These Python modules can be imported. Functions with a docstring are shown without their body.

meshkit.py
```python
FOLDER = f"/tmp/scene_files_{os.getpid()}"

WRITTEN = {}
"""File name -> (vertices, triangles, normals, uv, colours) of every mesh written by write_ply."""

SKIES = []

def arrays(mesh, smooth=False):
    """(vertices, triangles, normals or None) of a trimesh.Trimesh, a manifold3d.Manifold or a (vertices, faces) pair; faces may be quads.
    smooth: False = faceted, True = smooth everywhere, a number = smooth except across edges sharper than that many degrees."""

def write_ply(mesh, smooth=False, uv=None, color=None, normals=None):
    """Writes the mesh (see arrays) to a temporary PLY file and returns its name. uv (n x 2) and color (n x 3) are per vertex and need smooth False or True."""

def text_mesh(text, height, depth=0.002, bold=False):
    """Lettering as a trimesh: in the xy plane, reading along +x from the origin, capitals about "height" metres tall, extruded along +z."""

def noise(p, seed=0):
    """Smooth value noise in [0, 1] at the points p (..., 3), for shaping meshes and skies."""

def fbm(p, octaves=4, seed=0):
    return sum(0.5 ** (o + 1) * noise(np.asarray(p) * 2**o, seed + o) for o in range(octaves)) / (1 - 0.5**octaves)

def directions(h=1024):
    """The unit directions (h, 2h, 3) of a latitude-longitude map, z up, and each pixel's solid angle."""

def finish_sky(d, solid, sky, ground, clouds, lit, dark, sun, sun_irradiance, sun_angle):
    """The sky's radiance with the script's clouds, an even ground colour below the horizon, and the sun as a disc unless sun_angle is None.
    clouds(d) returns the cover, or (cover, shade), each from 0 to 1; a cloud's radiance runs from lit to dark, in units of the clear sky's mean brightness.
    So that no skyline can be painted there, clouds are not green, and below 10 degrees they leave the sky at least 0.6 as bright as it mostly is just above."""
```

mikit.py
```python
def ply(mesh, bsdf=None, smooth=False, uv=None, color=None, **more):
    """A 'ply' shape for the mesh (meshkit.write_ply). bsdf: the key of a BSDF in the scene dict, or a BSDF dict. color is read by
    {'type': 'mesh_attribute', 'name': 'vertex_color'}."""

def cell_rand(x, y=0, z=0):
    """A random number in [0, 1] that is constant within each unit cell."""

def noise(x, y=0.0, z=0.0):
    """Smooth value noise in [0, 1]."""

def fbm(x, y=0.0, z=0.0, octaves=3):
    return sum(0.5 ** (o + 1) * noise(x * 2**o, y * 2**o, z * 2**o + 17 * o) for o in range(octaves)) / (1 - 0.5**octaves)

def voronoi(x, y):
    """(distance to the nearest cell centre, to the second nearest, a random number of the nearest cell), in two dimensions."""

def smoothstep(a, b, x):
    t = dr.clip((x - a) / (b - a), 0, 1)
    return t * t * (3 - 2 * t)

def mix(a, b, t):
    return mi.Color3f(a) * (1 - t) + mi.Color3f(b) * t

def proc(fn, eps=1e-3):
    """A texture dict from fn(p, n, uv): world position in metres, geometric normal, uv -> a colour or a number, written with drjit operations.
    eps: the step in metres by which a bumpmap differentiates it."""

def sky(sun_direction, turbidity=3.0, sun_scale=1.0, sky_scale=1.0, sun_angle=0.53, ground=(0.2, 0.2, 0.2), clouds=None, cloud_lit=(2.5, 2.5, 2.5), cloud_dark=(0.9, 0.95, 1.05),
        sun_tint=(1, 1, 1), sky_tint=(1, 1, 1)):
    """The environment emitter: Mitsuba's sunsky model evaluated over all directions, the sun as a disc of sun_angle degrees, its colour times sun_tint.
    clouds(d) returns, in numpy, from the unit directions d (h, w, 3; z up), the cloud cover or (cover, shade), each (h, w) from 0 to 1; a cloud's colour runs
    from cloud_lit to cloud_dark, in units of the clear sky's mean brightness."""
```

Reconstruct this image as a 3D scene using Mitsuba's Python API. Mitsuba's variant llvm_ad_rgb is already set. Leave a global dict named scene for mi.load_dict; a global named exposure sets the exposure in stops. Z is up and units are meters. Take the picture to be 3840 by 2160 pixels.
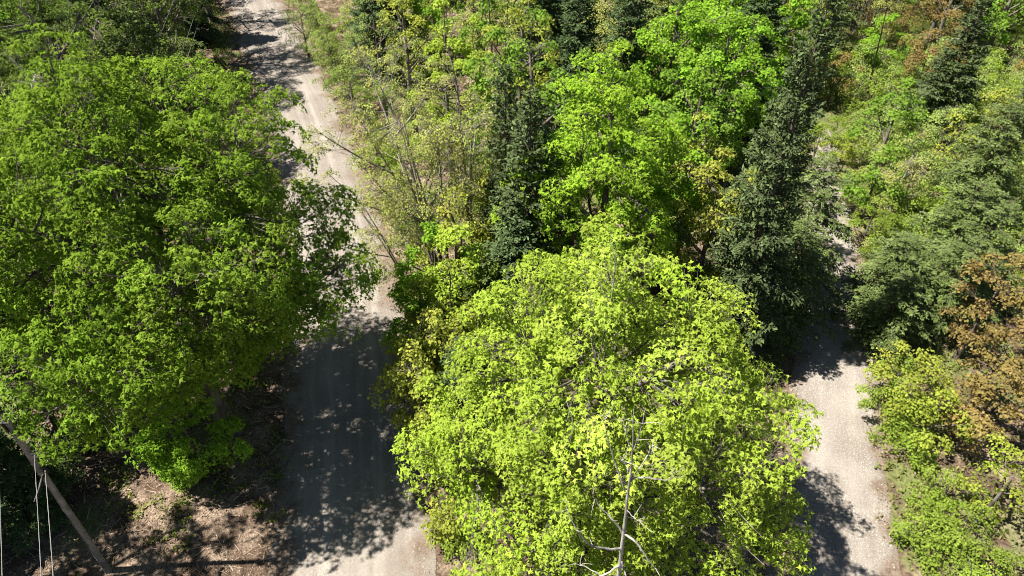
import math, random, numpy as np, trimesh, drjit as dr, mitsuba as mi, mikit, meshkit
from scipy.cluster.vq import kmeans2
T = mi.ScalarTransform4f
scene, labels = {}, {}

# ------------------------------------------------------------------ camera, light, exposure
PITCH, EYE = math.radians(41.0), (0.0, 0.0, 24.0)
scene['camera'] = {'type': 'perspective', 'fov': 73.75, 'fov_axis': 'x', 'near_clip': 0.1, 'far_clip': 2000.0,
    'to_world': T().look_at(origin=EYE, target=[0, math.cos(PITCH), EYE[2] - math.sin(PITCH)], up=[0, 0, 1])}
SUN = (-0.50, -0.035, 0.86)
scene['sky'] = mikit.sky(SUN, turbidity=3, sky_scale=0.25, sun_tint=(0.92, 1.0, 1.09), sky_tint=(1.14, 1.0, 0.90))
exposure = 3.25

# ------------------------------------------------------------------ materials
def rgb(*c): return {'type': 'rgb', 'value': list(c)}
VC = {'type': 'mesh_attribute', 'name': 'vertex_color'}
scene['leaf_mat'] = {'type': 'principledthin', 'base_color': VC, 'roughness': 0.5, 'spec_trans': 0.0, 'diff_trans': 0.85, 'eta': 1.4}
scene['needle_mat'] = {'type': 'principledthin', 'base_color': VC, 'roughness': 0.75, 'spec_trans': 0.0, 'diff_trans': 0.3, 'eta': 1.35}
scene['litter_mat'] = {'type': 'twosided', 'bsdf': {'type': 'diffuse', 'reflectance': VC}}

def bark_fn(a, b, c, moss):
    def f(p, n, uv):
        k = mikit.fbm(p.x * 9, p.y * 9, p.z * 2.2, 3)
        col = mikit.mix(a, b, mikit.smoothstep(0.3, 0.7, k))
        col = mikit.mix(col, c, mikit.smoothstep(0.62, 0.75, mikit.noise(p.x * 3.1, p.y * 3.1, p.z * 1.4)) * 0.7)
        return col
    return f
def bark(name, a, b, c):
    scene[name] = {'type': 'twosided', 'bsdf': {'type': 'diffuse', 'reflectance': mikit.proc(bark_fn(a, b, c, 0))}}
bark('bark_grey', (.085, .075, .065), (.17, .155, .14), (.23, .22, .20))
bark('bark_dark', (.07, .06, .05), (.13, .11, .095), (.17, .17, .15))
bark('bark_pale', (.20, .185, .17), (.33, .31, .29), (.12, .11, .10))
bark('bark_birch', (.55, .53, .48), (.66, .64, .60), (.12, .10, .09))
bark('bark_dead', (.24, .23, .22), (.42, .41, .395), (.15, .14, .13))
bark('pole_wood', (.20, .19, .18), (.29, .28, .265), (.13, .12, .112))

def ground_fn(p, n, uv):
    x, y = p.x, p.y
    big = mikit.fbm(x * .22 + 5, y * .22, 3, 3)
    mid = mikit.fbm(x * 1.7, y * 1.7, 1, 3)
    fine = mikit.fbm(x * 17, y * 17, 2, 3)
    _, _, cell = mikit.voronoi(x * 11, y * 11)
    col = mikit.mix((.085, .062, .048), (.21, .165, .132), mikit.smoothstep(.3, .72, mid))
    col = col * (.55 + .9 * fine) * (.7 + .6 * cell)
    open_ = mikit.smoothstep(24, 34, y) * mikit.smoothstep(10, 20, x) * .22
    green = mikit.smoothstep(.50, .66, big + open_) * mikit.smoothstep(.38, .6, mid + open_)
    return mikit.mix(col, mikit.mix((.05, .085, .02), (.13, .17, .045), fine), green * .75)
scene['ground_mat'] = {'type': 'diffuse', 'reflectance': mikit.proc(ground_fn)}

def road_fn(stony):
    def f(p, n, uv):
        u, t = uv.x, uv.y                       # metres along, -1..1 across
        wob = (mikit.fbm(u * .22, t * 1.3, 4, 2) - .5) * .22
        streak = mikit.fbm(u * .05, (t + wob * .5) * 9, 7, 3)
        st2 = mikit.fbm(u * .35, (t + wob * .3) * 22, 9, 2)
        fine = mikit.fbm(p.x * 23, p.y * 23, 2, 3)
        patch = mikit.fbm(p.x * .7, p.y * .7, 6, 3)
        d, _, cell = mikit.voronoi(p.x * 13, p.y * 13)
        col = mikit.mix((.192, .174, .161), (.254, .237, .224), mikit.smoothstep(.3, .7, streak * (.42 - .3 * stony) + st2 * (.25 - .12 * stony) + patch * (.33 + .42 * stony)))
        col = col * (.80 + .40 * fine)
        stone = mikit.smoothstep(.32, .22, d) * mikit.smoothstep(.72 - stony * .45, .80 - stony * .35, cell)
        col = mikit.mix(col, mikit.mix((.22, .20, .19), (.40, .385, .37), mikit.cell_rand(dr.floor(cell * 4096), 3)), stone * (.35 + .5 * stony))
        wheel = dr.exp(-dr.square((dr.abs(t + wob * .25) - .34) / .13))
        col = col * (1 + (.11 - .04 * stony) * wheel)
        edge = mikit.smoothstep(.62, .98, dr.abs(t) + (mikit.fbm(p.x * 1.1, p.y * 1.1, 8, 3) - .5) * .75)
        dirt = mikit.mix((.10, .074, .058), (.20, .158, .13), mikit.fbm(p.x * 6, p.y * 6, 5, 3)) * (.6 + .8 * fine)
        return mikit.mix(col, dirt, edge * .92)
    return f
ROAD, TRACK = road_fn(0.0), road_fn(1.0)
scene['road_mat'] = {'type': 'diffuse', 'reflectance': mikit.proc(ROAD)}
scene['track_mat'] = {'type': 'diffuse', 'reflectance': mikit.proc(TRACK)}
scene['stone_mat'] = {'type': 'diffuse', 'reflectance': VC}
scene['wire_mat'] = {'type': 'roughplastic', 'diffuse_reflectance': rgb(.20, .205, .21), 'alpha': 0.3}
scene['steel_mat'] = {'type': 'roughconductor', 'material': 'Cr', 'alpha': 0.4}
scene['rubber_mat'] = {'type': 'roughplastic', 'diffuse_reflectance': rgb(.018, .018, .02), 'alpha': 0.25}
scene['ceramic_mat'] = {'type': 'roughplastic', 'diffuse_reflectance': rgb(.30, .32, .35), 'alpha': 0.15}

# ------------------------------------------------------------------ helpers
def norm(v): return v / (np.linalg.norm(v, axis=-1, keepdims=True) + 1e-12)
def tubes(paths, radii, sides):
    """paths (m,k,3), radii (m,k): m tapered tubes with k rings each."""
    p = np.asarray(paths, float); r = np.asarray(radii, float); m, k = p.shape[:2]
    t = norm(np.gradient(p, axis=1))
    a = norm(np.cross(t, np.where(np.abs(t[..., 2:]) < .9, [0, 0, 1.], [1., 0, 0]))); b = np.cross(t, a)
    g = np.arange(sides) * 2 * np.pi / sides
    v = p[:, :, None] + r[:, :, None, None] * (np.cos(g)[:, None] * a[:, :, None] + np.sin(g)[:, None] * b[:, :, None])
    i, j = np.meshgrid(np.arange(k - 1), np.arange(sides), indexing='ij'); i, j = i.ravel(), j.ravel()
    q = np.stack([i * sides + j, (i + 1) * sides + j, (i + 1) * sides + (j + 1) % sides, i * sides + (j + 1) % sides], -1)
    f = np.concatenate([q[:, [0, 2, 1]], q[:, [0, 3, 2]]])
    f = (f[None] + (np.arange(m) * k * sides)[:, None, None]).reshape(-1, 3)
    return v.reshape(-1, 3), f
def join(parts):
    vs, fs, at = [], [], 0
    for v, f in parts:
        vs.append(v); fs.append(f + at); at += len(v)
    return np.vstack(vs), np.vstack(fs)
def bez(p0, p1, p2, k):
    t = np.linspace(0, 1, k)[None, :, None]
    return (1 - t) ** 2 * p0[:, None] + 2 * t * (1 - t) * p1[:, None] + t * t * p2[:, None]
def spline(pts, k):
    """points along a smooth curve through pts."""
    from scipy.interpolate import CubicSpline
    pts = np.asarray(pts, float); s = np.r_[0, np.cumsum(np.linalg.norm(np.diff(pts, axis=0), axis=1))]
    return CubicSpline(s, pts)(np.linspace(0, s[-1], k)) if len(pts) > 2 else pts[0] + (pts[1] - pts[0]) * np.linspace(0, 1, k)[:, None]

LEAF = {'maple': (np.array([(0, 0, 0), (.30, -.60, -.14), (.42, -.20, 0), (1, 0, -.22), (.42, .20, 0), (.30, .60, -.14)]),
                  np.array([(0, 1, 2), (0, 2, 3), (0, 3, 4), (0, 4, 5)])),
        'kite': (np.array([(0, 0, 0), (.42, -.42, -.12), (1, 0, -.15), (.42, .42, -.12)]), np.array([(0, 1, 2), (0, 2, 3)])),
        'blade': (np.array([(0, -.5, 0), (.55, -.42, .04), (1, 0, -.06), (.55, .42, .04), (0, .5, 0)]), np.array([(0, 1, 4), (4, 1, 3), (1, 2, 3)])),
        'needle': (np.array([(0, -.11, 0), (.6, -.19, .04), (1, 0, -.03), (.6, .19, .04)]), np.array([(0, 1, 2), (0, 2, 3)]))}
def leaves(o, axis, normal, size, kind, col):
    """one small face group per leaf; col (n,3) is that leaf's own colour."""
    lv, lf = LEAF[kind]; n = len(o)
    a = norm(axis); nn = norm(normal - (normal * a).sum(1, keepdims=True) * a); b = np.cross(nn, a)
    v = o[:, None] + size[:, None, None] * (lv[None, :, :1] * a[:, None] + lv[None, :, 1:2] * b[:, None] + lv[None, :, 2:] * nn[:, None])
    f = (lf[None] + (np.arange(n) * len(lv))[:, None, None]).reshape(-1, 3)
    return v.reshape(-1, 3).astype(np.float32), f, np.repeat(col, len(lv), axis=0).astype(np.float32)
def palette(rng, cols, n, jit=.12):
    cols = np.asarray(cols, float); w = rng.dirichlet(np.ones(len(cols)) * .8, n)
    return np.clip(w @ cols * np.exp(rng.normal(0, jit, (n, 1))), .004, .9)

# ------------------------------------------------------------------ the ground and the two tracks
MAIN = np.array([(-3.2, -14), (-4.2, -2), (-5.0, 5), (-5.75, 11.8), (-7.2, 20), (-9.0, 27), (-12.4, 38), (-15.4, 46), (-18.5, 54), (-22.8, 64.4), (-30, 80), (-42, 104)], float)
SIDE = np.array([(7.5, -8), (9.6, 2), (11.6, 10), (13.9, 18), (15.75, 23), (17.9, 30.5), (20.6, 39), (23.3, 46)], float)
def dense(line, k=160):
    p = spline(np.c_[line, np.zeros(len(line))], k)[:, :2]; return p
MAIN_D, SIDE_D = dense(MAIN), dense(SIDE)
def dist_to(line, x, y):
    from scipy.spatial import cKDTree
    return cKDTree(line).query(np.c_[np.ravel(x), np.ravel(y)])[0].reshape(np.shape(x))
HALF_MAIN, HALF_SIDE = 3.05, 1.95
def ground_z(x, y):
    x, y = np.asarray(x, float), np.asarray(y, float)
    d = np.minimum(dist_to(MAIN_D, x, y) - HALF_MAIN, dist_to(SIDE_D, x, y) - HALF_SIDE)
    k = np.clip((d - .2) / 3.0, 0, 1); k = k * k * (3 - 2 * k)
    p = np.stack([x, y, 0 * x], -1)
    return k * (.75 * (meshkit.fbm(p / 7.0, 3, 3) - .42) + .18 * (meshkit.fbm(p / 1.3, 3, 9) - .5)) - .012
def axis_points(a, b, c, d, step):
    out = np.r_[a + (b - a) * (np.linspace(0, 1, 14) ** .45), np.arange(b + step, c, step), c + (d - c) * np.linspace(0, 1, 14) ** 2.2]
    return np.unique(out)
gx, gy = axis_points(-900, -64, 64, 900, .75), axis_points(-500, -4, 90, 1500, .75)
X, Y = np.meshgrid(gx, gy, indexing='ij')
V = np.stack([X, Y, ground_z(X, Y)], -1).reshape(-1, 3)
i, j = np.meshgrid(np.arange(len(gx) - 1), np.arange(len(gy) - 1), indexing='ij')
q = np.stack([i * len(gy) + j, (i + 1) * len(gy) + j, (i + 1) * len(gy) + j + 1, i * len(gy) + j + 1], -1).reshape(-1, 4)
scene['ground'] = mikit.ply((V, q), 'ground_mat', smooth=True); labels['ground'] = {'kind': 'structure'}

def track_sheet(name, line, half, mat, seed, taper=0):
    k = 460; p = spline(np.c_[line, np.zeros(len(line))], k)[:, :2]
    t = norm(np.gradient(p, axis=0)); nrm = np.c_[-t[:, 1], t[:, 0]]
    s = np.r_[0, np.cumsum(np.linalg.norm(np.diff(p, axis=0), axis=1))]
    c = np.linspace(-1, 1, 15)
    w = half * (1 + .10 * (meshkit.fbm(np.c_[s * .5, s * 0, s * 0], 3, seed) - .5) * 2)
    wl = half * (1 + .10 * (meshkit.fbm(np.c_[s * .5, s * 0 + 9, s * 0], 3, seed + 5) - .5) * 2)
    if taper: w = w * np.clip((s[-1] - s) / taper, .02, 1) ** .7; wl = wl * np.clip((s[-1] - s) / taper, .02, 1) ** .7
    off = np.where(c[None] < 0, c[None] * wl[:, None], c[None] * w[:, None])
    xy = p[:, None] + off[..., None] * nrm[:, None]
    z = .004 + .05 * (1 - c[None] ** 2) + .02 * (meshkit.noise(np.stack([off * 1.6, np.broadcast_to(s[:, None] * .12, off.shape), off * 0], -1), seed) - .5) * (1 - c[None] ** 4)
    v = np.concatenate([xy, z[..., None]], -1).reshape(-1, 3)
    uv = np.stack([np.broadcast_to(s[:, None], off.shape), np.broadcast_to(c[None], off.shape)], -1).reshape(-1, 2)
    a, b = np.meshgrid(np.arange(k - 1), np.arange(14), indexing='ij')
    f = np.stack([a * 15 + b, a * 15 + b + 1, (a + 1) * 15 + b + 1, (a + 1) * 15 + b], -1).reshape(-1, 4)[:, ::-1]
    scene[name] = mikit.ply((v, f), mat, smooth=True, uv=uv); labels[name] = {'kind': 'structure'}
track_sheet('gravel_road', MAIN, HALF_MAIN, 'road_mat', 3)
track_sheet('stony_track', SIDE, HALF_SIDE, 'track_mat', 8, 14.)

# ------------------------------------------------------------------ broadleaf trees
SPECIES = {   # leaf colours, leaf length, leaf kind, spray radius, leaves per spray, bark, crown fill
 'dark_maple':  dict(cols=[(.17, .30, .03), (.22, .35, .04), (.28, .38, .06), (.11, .21, .018)], leaf=.15, spray=0.26, per=14, bark='bark_grey'),
 'lime_maple':  dict(cols=[(.31, .44, .045), (.36, .48, .065), (.24, .40, .035), (.41, .49, .11)], leaf=.14, spray=0.25, per=14, bark='bark_grey'),
 'tall_maple':  dict(cols=[(.27, .44, .04), (.33, .47, .06), (.21, .39, .03)], leaf=.14, spray=0.25, per=14, bark='bark_grey'),
 'verge_maple': dict(cols=[(.26, .35, .05), (.33, .38, .06), (.20, .31, .04), (.34, .33, .08)], leaf=.12, spray=.24, per=9, bark='bark_grey'),
 'fresh_maple': dict(cols=[(.22, .40, .04), (.28, .44, .05), (.17, .36, .03)], leaf=.15, spray=0.26, per=12, bark='bark_grey'),
 'green_maple': dict(cols=[(.18, .33, .045), (.24, .37, .06), (.14, .27, .035)], leaf=.16, spray=0.28, per=9, bark='bark_grey'),
 'olive_maple': dict(cols=[(.40, .43, .13), (.34, .43, .10), (.44, .38, .16), (.30, .42, .10)], leaf=.085, spray=0.24, per=9, bark='bark_pale'),
 'yellow_maple':dict(cols=[(.34, .39, .07), (.27, .38, .05), (.38, .37, .09)], leaf=.14, spray=0.24, per=8, bark='bark_grey'),
 'bronze_maple':dict(cols=[(.25, .15, .07), (.28, .20, .08), (.25, .29, .07), (.31, .24, .10)], leaf=.13, spray=0.24, per=8, bark='bark_dark'),
 'fine_green':  dict(cols=[(.13, .21, .04), (.19, .26, .06), (.10, .17, .03)], leaf=.12, spray=0.25, per=7, bark='bark_grey'),
 'pale_sapling':dict(cols=[(.30, .40, .12), (.35, .42, .13), (.24, .37, .09)], leaf=.085, spray=0.21, per=7, bark='bark_grey'),
 'bush':        dict(cols=[(.23, .34, .05), (.30, .38, .08), (.17, .27, .035)], leaf=.085, spray=0.16, per=10, bark='bark_dark'),
 'birch':       dict(cols=[(.10, .17, .03), (.15, .20, .04)], leaf=.09, spray=0.25, per=6, bark='bark_birch'),
}
def broadleaf(sp, H, R, seed, n_spray, kind='kite', lean=(0, 0), cb=.28, fork=.4, stems=1, wide=.42, holes=.36, per=None, leaf=1., twigs=True, round_=.5, clump=None, slim=1.):
    """A trunk with limbs, branches and twigs, and a crown of sprays of single leaves. The foot is the origin."""
    s = SPECIES[sp]; rng = np.random.default_rng(seed); n_spray = int(n_spray * (1.75 if kind == 'maple' else 1.5))
    lean = np.array([lean[0], lean[1], 0.])
    zb = H * cb; n = n_spray; rc = clump or (.09 * R + .26)
    def envelope(m):
        t = rng.random(m) ** .85; az = rng.random(m) * 2 * np.pi
        prof = np.where(t < wide, (t / wide * .92 + .08) ** .55, np.sqrt(np.clip(1 - np.clip((t - wide) / (1 - wide), 0, 1) ** (1 / round_), 0, 1)) * .97 + .03)
        lump = .34 + 1.2 * meshkit.fbm(np.c_[np.cos(az) * 2.0 + seed, np.sin(az) * 2.0, t * 3.8], 2, seed % 97)
        rr = 1 - .78 * rng.random(m) ** 2.0
        p = np.c_[R * prof * lump * rr * np.cos(az), R * prof * lump * rr * np.sin(az), zb + (H - zb) * t * (.88 + .24 * (lump - .9))]
        p += lean * ((p[:, 2:] / H) ** 1.3)
        return p[(rng.random(m) < prof * rr) & (meshkit.noise(p / (.2 * R + .5) + seed, seed % 31) > holes * .8)]
    # clumps: domes of foliage kept apart from each other, so that dark gaps stay open between them
    want = max(6, n // 14); cs = [np.array([0, 0, H - .5 * rc]) + lean]; gap = rc * .98
    cand = envelope(want * 60)
    for p in cand:
        if len(cs) >= want: break
        if min((((p - q) * [1, 1, 1.25]) ** 2).sum() for q in cs) > gap * gap: cs.append(p)
    c2 = np.array(cs); k2 = len(c2)
    ctr = np.array([0, 0, zb + .30 * (H - zb)]) + lean * .5
    out = norm((c2 - ctr) * [1, 1, .8]); cn = norm(np.array([0, 0, 1.]) + .75 * out + rng.normal(0, .2, (k2, 3)))
    ca = norm(np.cross(cn, rng.normal(0, 1, (k2, 3)))); cbv = np.cross(cn, ca)
    l2 = np.repeat(np.arange(k2), -(-n // k2))[:n] if n >= k2 else np.arange(n); n = len(l2)
    ang = rng.random(n) * 2 * np.pi; rad = np.sqrt(rng.random(n)); cr = rc * rng.uniform(.55, 1.35, k2)
    P = c2[l2] + (np.cos(ang) * rad * cr[l2])[:, None] * ca[l2] + (np.sin(ang) * rad * cr[l2])[:, None] * cbv[l2] + cn[l2] * ((rng.normal(0, .12, n) - .5 * rad ** 2) * cr[l2])[:, None]
    k1 = max(4, min(16, n // 60)); k1 = min(k1, k2); c1, l1c = kmeans2(c2 * [1, 1, .8], k1, seed=seed, minit='++', iter=8); c1 = c1 / [1, 1, .8]; l1 = l1c[l2]
    # skeleton
    rt = (.018 * H + .012 * R) * slim; parts = []; trunks = []
    for q in range(stems):
        off = np.array([math.cos(q * 2.4 + seed), math.sin(q * 2.4 + seed), 0]) * (.0 if stems == 1 else .25)
        top = np.array([0, 0, H * .76]) + lean * .74 + off * (0 if stems == 1 else R * 1.1)
        a = np.zeros(3) + off - [0, 0, .25]; mid = a * .5 + top * .5 - lean * .12 + rng.normal(0, .02 * H, 3) * [1, 1, 0]
        tr = bez(a[None], mid[None], top[None], 14)[0]; trunks.append(tr)
        tt = np.linspace(0, 1, 14); rad = rt / stems ** .5 * ((1 - tt) ** .8 + .04) * (1 + .5 * np.exp(-tt * 22))
        parts.append(tubes(tr[None], rad[None], 8))
    TR = np.array(trunks)
    hd = np.linalg.norm(c1[:, :2] - lean[:2] * (c1[:, 2:] / H), axis=1)
    za = np.clip(c1[:, 2] - hd * .75 - .05 * H, fork * zb + .04 * H, H * .8)
    pick = rng.integers(0, stems, k1) if stems > 1 else np.zeros(k1, int)
    if stems > 1: pick = np.argmin(np.linalg.norm(TR[None, :, 9, :2] - c1[:, None, :2], axis=2), axis=1)
    A = np.array([[np.interp(z, TR[q][:, 2], TR[q][:, d]) for d in range(3)] for z, q in zip(za, pick)])
    m1 = A * .45 + c1 * .55; m1[:, 2] -= .02 * H; m1 += rng.normal(0, .05 * R, m1.shape)
    limb = bez(A, m1, c1, 10)
    cnt = np.bincount(l1, minlength=k1); r1 = np.minimum(rt * .62, .02 + .30 * rt * np.sqrt(cnt / cnt.mean())) / stems ** .3
    parts.append(tubes(limb, r1[:, None] * np.linspace(1, .32, 10), 6))
    own = l1c
    d2 = np.linalg.norm(limb[own] - c2[:, None], axis=2) + np.linspace(.9, 0, 10) * .0 + np.maximum(0, limb[own][..., 2] - c2[:, None, 2] + .1) * 1.2
    at = np.argmin(d2[:, 2:], axis=1) + 1
    B = limb[own, at]; mm = B * .5 + c2 * .5 + rng.normal(0, .04 * R, c2.shape); 
    sub = bez(B, mm, c2, 6); r2 = r1[own] * (1 - at / 13.) * .5
    parts.append(tubes(sub, r2[:, None] * np.linspace(1, .35, 6), 5))
    if twigs and H > 5.:
        Q = sub[l2, rng.integers(2, 5, n)]
        tw = bez(Q, Q * .5 + P * .5 + rng.normal(0, .06, P.shape), P, 3)
        parts.append(tubes(tw, np.maximum(.007, r2[l2] * .32)[:, None] * np.linspace(1, .45, 3), 3))
    trunk = join(parts)
    # leaves
    per = per or s['per']; N = n * per; idx = np.repeat(np.arange(n), per)
    sn = norm(cn[l2] + .45 * norm(P - c2[l2] + cn[l2] * .3) + rng.normal(0, .22, (n, 3)))
    ta = norm(np.cross(sn, rng.normal(0, 1, (n, 3)))); tb = np.cross(sn, ta)
    sr = s['spray'] * rng.uniform(.65, 1.25, n)
    ang = rng.random(N) * 2 * np.pi; rad = np.sqrt(rng.random(N))
    dirv = np.cos(ang)[:, None] * ta[idx] + np.sin(ang)[:, None] * tb[idx]
    o = P[idx] + dirv * (rad * sr[idx])[:, None] + sn[idx] * (rng.normal(0, .16, N) - .55 * rad ** 2)[:, None] * sr[idx][:, None]
    ax = dirv * rng.uniform(.3, 1., (N, 1)) + rng.normal(0, .45, (N, 3)) - np.array([0, 0, .38])
    nn = sn[idx] + rng.normal(0, .42, (N, 3)) + dirv * .35
    col = palette(rng, s['cols'], k1, .14)[l1][idx] * .25 + palette(rng, s['cols'], k2, .24)[l2][idx] * .35 + palette(rng, s['cols'], N, .2) * .4
    size = s['leaf'] * leaf * rng.uniform(.65, 1.25, N)
    return trunk, leaves(o, ax, nn, size, kind, col)

# ------------------------------------------------------------------ conifers
CONIFER = {
 'fir':     dict(cols=[(.058, .088, .040), (.08, .115, .05), (.10, .13, .06)], droop=.10, up=.18, dens=1., ln=.17, prof=.9),
 'spruce':  dict(cols=[(.065, .105, .045), (.09, .13, .058), (.048, .08, .034)], droop=.32, up=.10, dens=1., ln=.18, prof=.8),
 'hemlock': dict(cols=[(.08, .122, .036), (.11, .155, .048), (.056, .088, .027), (.155, .20, .08)], droop=.38, up=.02, dens=1., ln=.15, prof=.62),
}
def conifer(sp, H, R, seed, cb=.06, step=.30, irregular=.25, sprigs=120, lean=(0, 0)):
    s = CONIFER[sp]; rng = np.random.default_rng(seed); lean = np.array([lean[0], lean[1], 0.])
    zs = []; z = H * cb
    while z < H - .25:
        zs.append(z); z += step * (.65 + .5 * (1 - z / H)) * rng.uniform(.7, 1.3)
    Z, AZ = [], []
    for z in zs:
        k = rng.integers(4, 7); a0 = rng.random() * 6.283
        for q in range(k): Z.append(z + rng.normal(0, .08)); AZ.append(a0 + q * 6.283 / k + rng.normal(0, .25))
    Z, AZ = np.clip(np.array(Z), .1, H - .15), np.array(AZ); m = len(Z); t = (Z - H * cb) / (H - H * cb); t = np.clip(t, 0, 1)
    lump = .75 + .5 * meshkit.fbm(np.c_[np.cos(AZ) * 1.2 + seed, np.sin(AZ) * 1.2, Z * .55], 2, seed % 91)
    L = R * ((1 - t) ** s['prof'] * .96 + .035) * np.minimum(1, .55 + t * 3.5) * lump * np.exp(rng.normal(0, irregular, m)).clip(.35, 1.3)
    h = np.c_[np.cos(AZ), np.sin(AZ), 0 * AZ]; side = np.c_[-np.sin(AZ), np.cos(AZ), 0 * AZ]
    rise = s['up'] + .75 * t ** 1.6 - .12 * (1 - t)
    k = 7; u = np.linspace(0, 1, k)
    foot = np.c_[0 * Z, 0 * Z, Z] + lean * (Z / H)[:, None] ** 1.4
    path = foot[:, None] + h[:, None] * (L[:, None] * u)[..., None] + np.array([0, 0, 1.]) * (L[:, None] * (rise[:, None] * u - s['droop'] * u ** 2.1 * (1 - .6 * t[:, None])))[..., None]
    path += side[:, None] * (L[:, None] * u ** 2 * rng.normal(0, .10, (m, 1)))[..., None]
    tt = np.linspace(0, 1, 12); tp = np.c_[0 * tt, 0 * tt, -.25 + (H + .25) * tt] + lean * tt[:, None] ** 1.4
    rt = .014 * H + .02
    trunk = join([tubes(tp[None], (rt * (1 - tt) + .008)[None], 8), tubes(path, (.006 + .016 * L)[:, None] * np.linspace(1, .25, k), 3)])
    # side twigs in the plane of each branch, sprigs along the twigs
    nt = np.maximum(6, (L * 15 * s['dens']).astype(int)); bi = np.repeat(np.arange(m), nt); M = len(bi)
    w = .10 + .90 * rng.random(M) ** .8
    x = w * (k - 1); i0 = np.minimum(x.astype(int), k - 2); fr = (x - i0)[:, None]
    Q = path[bi, i0] * (1 - fr) + path[bi, i0 + 1] * fr; along = norm(path[bi, i0 + 1] - path[bi, i0])
    sgn = np.where(rng.random(M) < .5, -1., 1.)
    tl = np.minimum(.85, L[bi] * .42) * (1.12 - w) ** .6 * rng.uniform(.6, 1.2, M) + .10
    td = norm(along * .75 + side[bi] * sgn[:, None] * rng.uniform(.5, 1.1, (M, 1)) + np.array([0, 0, 1.]) * rng.normal(-.06 - s['droop'] * .5, .16, (M, 1)))
    ns = np.maximum(3, (tl * sprigs / 6).astype(int)); ti = np.repeat(np.arange(M), ns); N = len(ti)
    v = rng.random(N)
    o = Q[ti] + td[ti] * (tl[ti] * v)[:, None] - np.array([0, 0, 1.]) * (s['droop'] * .35 * tl[ti] * v ** 2)[:, None] + rng.normal(0, .018, (N, 3))
    tside = norm(np.cross(td[ti], [0, 0, 1.]))
    ax = td[ti] * rng.uniform(.5, 1.1, (N, 1)) + tside * rng.normal(0, .62, (N, 1)) + np.array([0, 0, 1.]) * rng.normal(-.05, .22, (N, 1))
    nn = np.array([0, 0, 1.]) + rng.normal(0, .45, (N, 3)) + h[bi][ti] * .25
    col = palette(rng, s['cols'], m, .12)[bi][ti] * .5 + palette(rng, s['cols'], N, .2) * .5
    col = col * (1 + .55 * (v > .72) * (rng.random(N) < .6))[:, None]              # paler tips of the new growth
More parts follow.
